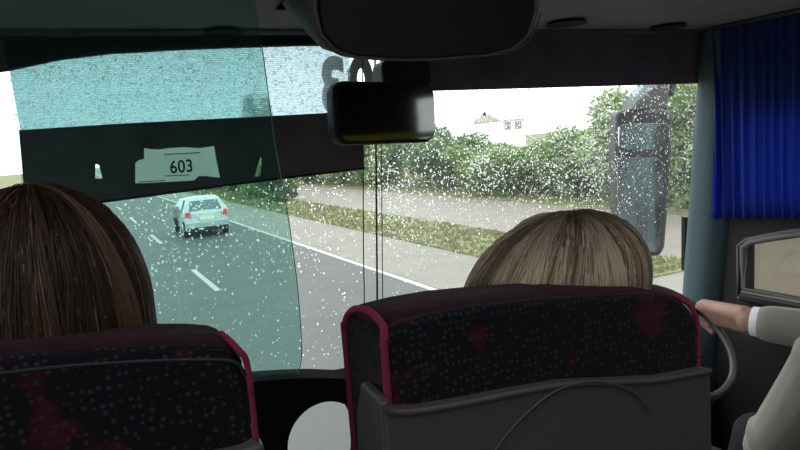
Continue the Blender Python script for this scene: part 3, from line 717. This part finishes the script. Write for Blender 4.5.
# ------------------------------------------------------------------ hair
def hair(name, c, ax, zend, nst, colf, parent, seed, crown_off=(0, 0), rad=.0009, lenj=.02, flare=0, face_dir=0.0, yaw=0):
    """strands rooted over the scalp ellipsoid, combed from the crown down and hanging below it"""
    rnd = random.Random(seed); c = Vector(c); a, b, h = ax
    V = []; F = []; COL = []
    def surf(th, ph, k): 
        return Vector((a*k*math.sin(th)*math.cos(ph)+crown_off[0]*math.cos(th)*a, b*k*math.sin(th)*math.sin(ph)+crown_off[1]*math.cos(th)*b, h*k*math.cos(th)))
    for s in range(nst):
        ph = rnd.uniform(0, 2*math.pi)
        # leave the face (towards +y) free below the fringe
        front = math.cos(ph-math.pi/2)
        th0 = abs(rnd.gauss(0, .55)); th0 = min(th0, 1.5)
        clump = noise.noise(Vector((math.cos(ph)*5.5, math.sin(ph)*5.5, seed))); fine = rnd.uniform(-1, 1)
        k = 1+.035*clump+rnd.uniform(-.035, .03); layer = rnd.random()
        zend_s = zend + rnd.uniform(-lenj, lenj) + (0.02*clump)
        if front > .55: zend_s = c.z + h*.25
        drift = rnd.uniform(-.10, .10) + .35*clump
        npt = 13; pts = []
        th1 = math.pi/2
        arc = h*1.25*(th1-th0); arc0 = h*1.25*1.571; drop = max(0, c.z-zend_s); tot = arc+drop; totmax = arc0+max(.001, c.z-zend)
        for i in range(npt):
            d = tot*i/(npt-1)
            if d < arc:
                th = th0+(th1-th0)*d/arc; p = surf(th, ph+drift*(d/tot), k)
                if zend_s > c.z and c.z+p.z < zend_s: break
            else:
                e = (d-arc); p = surf(th1, ph+drift*(d/tot), k*(1-.9*(e*e)+flare*e)); p.z -= e
            p.z += .002*math.sin(i*1.3+s); pts.append(c+p)
        if len(pts) < 3: continue
        base = len(V); cc = colf(ph, clump, fine, layer, rnd)
        r = rad*rnd.uniform(.6, 1.3)
        for i, p in enumerate(pts):
            t = (pts[min(i+1, len(pts)-1)]-pts[max(i-1, 0)]).normalized()
            n_ = (p-c).normalized(); sd = t.cross(n_)
            if sd.length < 1e-3: sd = t.orthogonal()
            sd.normalize(); n2 = sd.cross(t); q_ = r*(.25 if i == 0 else 1 if i < len(pts)-2 else .5)
            for kk in range(3):
                an = kk*2*math.pi/3
                V.append(p+(sd*math.cos(an)*1.6+n2*math.sin(an))*q_); COL.append(tuple(cc(min(1, (th0/1.571*arc0 + tot*i/(npt-1))/totmax)))+(1,))
        for i in range(len(pts)-1):
            for kk in range(3):
                F.append((base+i*3+kk, base+i*3+(kk+1) % 3, base+i*3+3+(kk+1) % 3, base+i*3+3+kk))
    # under-layer cap
    n0 = len(V); nu, nv = 40, 18
    for j in range(nv+1):
        v = j/nv
        for i in range(nu):
            ph = 2*math.pi*i/nu; front = math.cos(ph-math.pi/2)
            if v < .6: p = surf(v/.6*math.pi/2+.001, ph, .95)
            else:
                e = (v-.6)/.4*(c.z-zend-.005); p = surf(math.pi/2, ph, .95*(1-.9*e*e+flare*e)); p.z -= e
            q_ = c+p
            if front > .5: q_.z = max(q_.z, c.z+h*.2); 
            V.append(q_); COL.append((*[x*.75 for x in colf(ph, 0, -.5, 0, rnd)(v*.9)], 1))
    for j in range(nv):
        for i in range(nu): F.append((n0+j*nu+i, n0+j*nu+(i+1) % nu, n0+(j+1)*nu+(i+1) % nu, n0+(j+1)*nu+i))
    me = bpy.data.meshes.new(name); me.from_pydata([tuple(v) for v in V], [], F)
    ca = me.color_attributes.new('col', 'FLOAT_COLOR', 'POINT'); ca.data.foreach_set('color', np.array(COL, dtype=np.float32).ravel())
    return link(name, me, M['hair'], parent, True)
def lerp(a, b, t): return tuple(x+(y-x)*t for x, y in zip(a, b))
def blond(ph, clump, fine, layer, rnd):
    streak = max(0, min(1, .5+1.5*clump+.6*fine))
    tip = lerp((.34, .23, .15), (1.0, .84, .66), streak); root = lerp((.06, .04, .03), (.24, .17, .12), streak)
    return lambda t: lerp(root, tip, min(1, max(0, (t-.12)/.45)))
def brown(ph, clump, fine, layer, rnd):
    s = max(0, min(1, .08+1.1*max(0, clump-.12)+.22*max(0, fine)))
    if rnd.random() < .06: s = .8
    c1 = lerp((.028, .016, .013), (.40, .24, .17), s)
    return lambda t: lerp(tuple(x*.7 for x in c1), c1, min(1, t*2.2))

# ------------------------------------------------------------------ people
def face_bits(hc, s, yaw, parent):
    """eyes and mouth set into the front of a head; forward is +Y turned by yaw"""
    Rz = Matrix.Rotation(yaw, 3, 'Z')
    for k in (-1, 1):
        bm = bmesh.new(); bmesh.ops.create_uvsphere(bm, u_segments=12, v_segments=8, radius=.012*s, matrix=Matrix.Translation(hc+Rz@Vector((k*.032*s, .083*s, 0))))
        e = from_bm('eye', bm, M['shirt'], parent, smooth=True)
        bm = bmesh.new(); bmesh.ops.create_uvsphere(bm, u_segments=10, v_segments=6, radius=.0055*s, matrix=Matrix.Translation(hc+Rz@Vector((k*.032*s, .0925*s, 0))))
        from_bm('iris', bm, M['black'], e, smooth=True)
    tube('lips', [hc+Rz@Vector((x*s, (.088-abs(x)*.5)*s, -.062*s)) for x in (-.024, -.012, 0, .012, .024)], .0045*s, mat('lips', (.35, .12, .11), .5), parent, 6)
def head_caps(hc, s, yaw=0, neck=None):
    Rz = Matrix.Rotation(yaw, 3, 'Z')
    L = [(hc+Vector((0, 0, .03*s)), (.078*s, .097*s, .088*s), yaw), (hc+Rz@Vector((0, .03*s, -.045*s)), (.058*s, .062*s, .068*s), yaw),
         (hc+Rz@Vector((0, .092*s, -.008*s)), hc+Rz@Vector((0, .112*s, -.035*s)), .009*s, .013*s),
         (hc+Rz@Vector((-.02*s, .075*s, -.095*s)), hc+Rz@Vector((.02*s, .075*s, -.095*s)), .02*s, .02*s)]
    for k in (-1, 1): L.append((hc+Rz@Vector((k*.08*s, -.005*s, -.01*s)), (.009*s, .018*s, .03*s), yaw))
    if neck is not None: L.append((hc+Rz@Vector((0, -.02*s, -.06*s)), neck, .055*s, .062*s))
    return L
def passenger(px, py_top, Yh, seatx, label, top_m, colf, haircap, zend, seed, **kw):
    hc = onY(px, py_top, Yh)
    base = Vector((seatx, .98, .48))
    t = thing('person', base, label, 'person')
    hd = kw.pop('hdrop')
    hc = Vector((hc.x, hc.y, hc.z-hd))
    sh = Vector((seatx*.55+hc.x*.45, .79, hc.z-.30)); pel = Vector((seatx, .82, .55))
    caps = head_caps(hc, .98, 0, sh+Vector((0, 0, .03)))
    caps += [((pel+Vector((0, 0, .05))), (.14, .10, .12), 0), (pel+Vector((0, 0, .05)), sh+Vector((0, 0, -.1)), .11, .115)]
    body = list(caps); cl = [(pel+Vector((0, 0, .02)), (.155, .105, .12), 0), (pel+Vector((0, 0, .08)), sh+Vector((0, 0, -.08)), .115, .12)]
    for k in (-1, 1):
        s0 = sh+Vector((k*.145, 0, -.035)); el = sh+Vector((k*.175, .05, -.24)); wr_ = sh+Vector((k*.07, .26, -.26))
        el.z = max(el.z, .62); wr_.z = max(wr_.z, .60)
        cl += [(sh+Vector((k*.03, 0, -.02)), s0, .06, .052), (s0, el, .05, .04), (el, wr_, .04, .03)]
        body += [(sh, s0, .05, .04), (s0, el, .04, .032), (el, wr_, .033, .024), (wr_, wr_+Vector((-k*.01, .06, -.01)), .026, .026)]
        for f_ in range(4):
            a0 = wr_+Vector((-k*.01+(f_-1.5)*.018, .075, -.012)); a1 = a0+Vector((0, .038-.004*abs(f_-1), -.004)); body += [(a0, a1, .0085, .008), (a1, a1+Vector((0, .022, -.016)), .008, .007)]
        body += [(wr_+Vector((-k*.025, .03, 0)), wr_+Vector((-k*.05, .07, -.01)), .011, .009)]
        hip = pel+Vector((k*.08, .03, 0)); kn = Vector((seatx+k*.10, 1.20, .545)); an = Vector((seatx+k*.10, 1.16, .10))
        body += [(hip, kn, .07, .05), (kn, an, .048, .034), (an, an+Vector((0, .12, -.05)), .035, .03)]
    bo = capsules('body', body, .009, M['skin'], t)
    capsules('top', cl, .010, top_m, t)
    tr = []
    for k in (-1, 1):
        hip = pel+Vector((k*.08, .03, 0)); kn = Vector((seatx+k*.10, 1.20, .545)); an = Vector((seatx+k*.10, 1.16, .13))
        tr += [(hip, kn, .082, .062), (kn, an, .06, .05)]
    capsules('trousers', tr, .012, M['trouser'], t)
    for k in (-1, 1):
        an = Vector((seatx+k*.10, 1.16, .06)); 
        capsules('shoe', [(an+Vector((0, -.02, -.005)), an+Vector((0, .14, -.018)), .042, .036)], .008, M['black'], t)
    face_bits(hc, .98, 0, t)
    hair('hair', hc+Vector(kw.pop('hoff')), haircap, zend, kw.pop('n'), colf, t, seed, **kw)
    return t
# brown-haired passenger: hair top ~ y182 at x 35; blonde: hair top y208 at x 555
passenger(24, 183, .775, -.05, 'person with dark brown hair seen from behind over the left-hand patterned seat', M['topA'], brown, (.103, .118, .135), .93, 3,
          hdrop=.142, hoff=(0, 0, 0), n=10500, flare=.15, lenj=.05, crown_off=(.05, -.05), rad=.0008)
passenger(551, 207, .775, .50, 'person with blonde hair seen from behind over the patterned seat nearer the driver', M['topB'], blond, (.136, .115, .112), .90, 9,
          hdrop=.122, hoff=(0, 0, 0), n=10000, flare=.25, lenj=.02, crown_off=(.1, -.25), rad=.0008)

# ------------------------------------------------------------------ driver
dr = thing('person', (1.56, .95, 0), 'driver in a grey sweater and white shirt cuff holding the steering wheel', 'person')
shR = Vector((1.80, .84, .86)); shL = onX(852, 336, 1.42); nk = Vector((1.57, .83, .93))
elL = onX(768, 446, 1.42)
wL = Vector((1.555, 1.05, .345))
hW = onX(751, 321, 1.80)                # right wrist at the cuff
elR = onX(850, 336, 1.90)
grip = Hn
hdC = Vector((1.57, .87, 1.09))
pel = Vector((1.56, .80, .22))
body = head_caps(hdC, 1.0, 0, nk) + [(pel, (.17, .12, .13), 0), (pel, nk+Vector((0, 0, -.2)), .12, .115), (nk+Vector((0, 0, -.06)), shR, .06, .06), (nk+Vector((0, 0, -.06)), shL, .06, .06),
        (shR, elR, .048, .04), (elR, hW, .04, .041), (shL, elL, .048, .04), (elL, wL, .04, .026)]
def hand(wrist, grip_, ax_along, sgn, rimdir, s=1.0):
    """palm from the wrist to the rim, four fingers curling over and under it, thumb along the side"""
    out = []
    d = (grip_-wrist); L = d.length; d.normalize(); side = rimdir
    palm = grip_ - d*.012 + Vector((0, 0, .022))
    for k in (-1.1, -.35, .35, 1.1):
        kn_ = palm + side*k*.019*s
        out.append((wrist+side*k*.014*s, kn_, .019*s, .0145*s))
        ln = (.034-.004*abs(k))*s
        a = kn_ + d*ln*1.0 + Vector((0, 0, -.004)); b = a + d*.010 + Vector((0, 0, -.026)); c = b - d*.020 + Vector((0, 0, -.014))
        out += [(kn_, a, .0105*s, .0095*s), (a, b, .0095*s, .0088*s), (b, c, .0088*s, .0078*s)]
    th0_ = wrist*.55+palm*.45 + side*sgn*.028; th1_ = palm + side*sgn*.048 + Vector((0, 0, -.016)); th2_ = th1_ + d*.022 + side*sgn*.006 + Vector((0, 0, -.014))
    out += [(th0_, th1_, .014*s, .0115*s), (th1_, th2_, .0115*s, .0095*s)]
    return out
tang = (w2*math.cos(AG) - w1*math.sin(AG)).normalized()
body += hand(hW, grip, None, 1, tang, 1.55)
g2 = wL + Vector((.0, .10, -.02)); tang2 = Vector((1, 0, 0))
body += hand(wL, g2, None, -1, tang2)
for k in (-1, 1):
    hip = pel+Vector((k*.09, .05, 0)); kn = Vector((1.56+k*.14, 1.27, .27)); an = Vector((1.56+k*.12, 1.44, -.36))
    body += [(hip, kn, .08, .055), (kn, an, .052, .036), (an, an+Vector((0, .11, -.08)), .035, .03)]
capsules('body', body, .0055, M['skin'], dr, 3)
sw = [(pel+Vector((0, 0, .04)), (.185, .135, .13), 0), (pel+Vector((0, 0, .1)), nk+Vector((0, 0, -.22)), .15, .165), (nk+Vector((0, 0, -.06)), shR, .08, .08), (nk+Vector((0, 0, -.06)), shL, .08, .08), (nk+Vector((0, 0, -.12)), nk+Vector((0, .004, .02)), .085, .066),
      (shR, elR, .075, .062)]
dR = (hW-elR)
sw += [(elR, elR+dR*.80, .062, .055)]
mL = (shL+elL)/2 + Vector((-.01, -.01, 0))
sw += [(shL, mL, .082, .072), (mL, elL, .072, .056), (elL, elL+(wL-elL)*.85, .054, .042)]
# folds round the elbow and upper arm
for (p, q_, t_, r1) in ((shL, elL, .25, .078), (shL, elL, .93, .061)):
    cpt = p+(q_-p)*t_; ax_ = (q_-p).normalized(); o1 = ax_.orthogonal().normalized(); o2 = ax_.cross(o1)
    ringp = [cpt+(o1*math.cos(a)+o2*math.sin(a))*r1*.86+ax_*.012*math.sin(2*a) for a in np.linspace(0, 2*math.pi, 13)]
    for i in range(12): sw.append((ringp[i], ringp[i+1], .014, .014))
capsules('sweater', sw, .008, M['sweater'], dr, 3)
cf0 = elR+dR*.80; cf1 = elR+dR*.985
bm = bmesh.new(); ax_ = dR.normalized(); o1 = ax_.orthogonal().normalized(); o2 = ax_.cross(o1)
rings = []
for (s_, r_) in ((-.02, .044), (0, .047), (.15, .046), (1, .0445), (1.02, .043), (1.0, .040), (.6, .040)):
    q_ = cf0+(cf1-cf0)*s_; rings.append([bm.verts.new(q_+(o1*math.cos(a)+o2*math.sin(a))*r_) for a in np.linspace(0, 2*math.pi, 25)[:-1]])
for i in range(len(rings)-1):
    for k in range(24): bm.faces.new([rings[i][k], rings[i][(k+1) % 24], rings[i+1][(k+1) % 24], rings[i+1][k]])
from_bm('shirt_cuff', bm, M['shirt'], dr, smooth=True)
tr = []
for k in (-1, 1):
    hip = pel+Vector((k*.09, .05, 0)); kn = Vector((1.56+k*.14, 1.27, .27)); an = Vector((1.56+k*.12, 1.44, -.33))
    tr += [(hip, kn, .095, .068), (kn, an, .065, .05)]
    capsules('shoe', [(an+Vector((0, 0, -.10)), an+Vector((0, .14, -.12)), .042, .036)], .008, M['black'], dr)
capsules('trousers', tr + [(pel, (.18, .13, .10), 0)], .012, M['trouser'], dr)
face_bits(hdC, 1.0, 0, dr)
def grey(ph, clump, fine, layer, rnd):
    c_ = lerp((.05, .045, .04), (.2, .19, .17), .5+.5*fine); return lambda t: c_
hair('hair', hdC+Vector((0, -.008, .02)), (.087, .104, .10), hdC.z-.03, 1500, grey, dr, 5, lenj=.01)
# driver's seat
ds = thing('driver_seat', (1.56, .8, -.5), 'dark driver seat behind the dashboard carrying the driver', 'seat')
prism('backrest', [(1.34, .62, .1), (1.34, .60, .75), (1.38, .60, .80), (1.74, .60, .80), (1.78, .60, .75), (1.78, .62, .1)], (0, .07, 0), M['ceildark'], ds, bevel=.025)
prism('cushion', [(1.33, .62, .0), (1.33, .62, .11), (1.33, 1.12, .13), (1.33, 1.16, .08), (1.33, 1.16, .0)], (.46, 0, 0), M['ceildark'], ds, bevel=.02)
prism('pedestal', [(1.42, .72, -.5), (1.70, .72, -.5), (1.70, 1.05, -.5), (1.42, 1.05, -.5)], (0, 0, .5), M['black'], ds, bevel=.02)
# yellow handrail behind the driver, seen in the inside mirror
hrail = tube('handrail', [(1.02, .42, 0), (1.02, .42, 1.12), (1.07, .42, 1.21), (1.5, .42, 1.215), (1.98, .42, 1.215)], .016, M['yellow'], None, 10, n=4)
tagit(hrail, 'yellow handrail behind the driver, reflected as a yellow bar in the inside mirror', 'handrail')

# ------------------------------------------------------------------ rain on the windscreen
def rain():
    rnd = np.random.RandomState(5); N = []
    def add(n, x0, x1, z0, z1, r0, r1, prob=None):
        xs = rnd.uniform(x0, x1, n); zs = rnd.uniform(z0, z1, n); rs = r0+(r1-r0)*rnd.rand(n)**2.2
        for x, z, r in zip(xs, zs, rs):
            if prob and rnd.rand() > prob(x, z): continue
            N.append((x, z, r))
    dens = lambda x, z: (1 if x < 1.72 else .4)*min(1, max(.10, (z-.80)/.26)) * (.45+.9*max(0, noise.noise(Vector((x*5, z*5, 2)))+.35))
    add(21000, .79, 2.15, .55, 1.34, .0009, .0027, dens)
    add(1500, .79, 2.15, .62, 1.30, .0018, .0034, dens)
    add(3000, -.4, .77, .82, 1.12, .0010, .0028, lambda x, z: min(1, max(.15, (z-.8)/.2))*(.35+1.1*max(0, noise.noise(Vector((x*6, z*6, 7)))+.3)))
    add(700, -.4, .77, .5, .95, .0010, .0030)
    add(3000, -.4, .77, 1.28, 1.47, .0012, .0028)
    # template lens: closed cap
    S, K = 9, 3; T = []; F = []
    for k in range(K):
        e = k/K*math.pi/2
        for s in range(S): T.append((math.cos(e)*math.cos(2*math.pi*s/S), math.cos(e)*math.sin(2*math.pi*s/S), math.sin(e)))
    T.append((0, 0, 1)); ti = len(T)-1
    for k in range(K-1):
        for s in range(S): F.append((k*S+s, k*S+(s+1) % S, (k+1)*S+(s+1) % S, (k+1)*S+s))
    F3 = [((K-1)*S+s, (K-1)*S+(s+1) % S, ti, ti) for s in range(S)]
    T = np.array(T); nT = len(T); n = len(N); A = np.array(N)
    asp = 1+.5*rnd.rand(n)
    nrm_ = Vector((0, 1, RK)).normalized(); up_ = Vector((0, -RK, 1)).normalized()
    X = A[:, 0][:, None]+T[None, :, 0]*A[:, 2][:, None]*(.8+.5*rnd.rand(n)[:, None])
    vv = T[None, :, 1]*(A[:, 2]*asp)[:, None]; hh_ = T[None, :, 2]*(A[:, 2]*(.62+.33*rnd.rand(n)))[:, None]
    base = 1.8+RK*(1.45-A[:, 1])+.0068
    Yv = base[:, None]+vv*up_.y+hh_*nrm_.y; Zv = A[:, 1][:, None]+vv*up_.z+hh_*nrm_.z
    co = np.stack([X, Yv, Zv], -1).reshape(-1, 3)
    faces = []
    base_face = tuple(reversed(range(S)))
    for i in range(n):
        o_ = i*nT
        faces += [tuple(q+o_ for q in f) for f in F]; faces += [(f[0]+o_, f[1]+o_, f[2]+o_) for f in F3]; faces.append(tuple(q+o_ for q in base_face))
    me = bpy.data.meshes.new('raindrops'); me.from_pydata(co.tolist(), [], faces)
    sm = np.ones(len(faces), dtype=bool); per = len(F)+len(F3)+1; sm[per-1::per] = False
    me.polygons.foreach_set('use_smooth', sm)
    md = bpy.data.materials.new('water'); md.use_nodes = True; nt = md.node_tree
    b = nt.nodes['Principled BSDF']; b.inputs['Base Color'].default_value = (1, 1, 1, 1); b.inputs['Transmission Weight'].default_value = 1; b.inputs['IOR'].default_value = 1.36; b.inputs['Roughness'].default_value = .03
    tl = nt.nodes.new('ShaderNodeBsdfTranslucent'); tl.inputs[0].default_value = (1, 1, 1, 1); mx = nt.nodes.new('ShaderNodeMixShader'); mx.inputs[0].default_value = .36  # white scattering mixed in, standing in for bright sky refracted by the drops
    nt.links.new(b.outputs[0], mx.inputs[1]); nt.links.new(tl.outputs[0], mx.inputs[2]); nt.links.new(mx.outputs[0], nt.nodes['Material Output'].inputs[0])
    o = link('raindrops', me, md)
    bm = bmesh.new(); bm.from_mesh(me); bmesh.ops.recalc_face_normals(bm, faces=bm.faces); bm.to_mesh(me); bm.free()
    tagit(o, 'countless small raindrops beading on the outside of the windscreen', 'raindrops', kind='stuff')
rain()
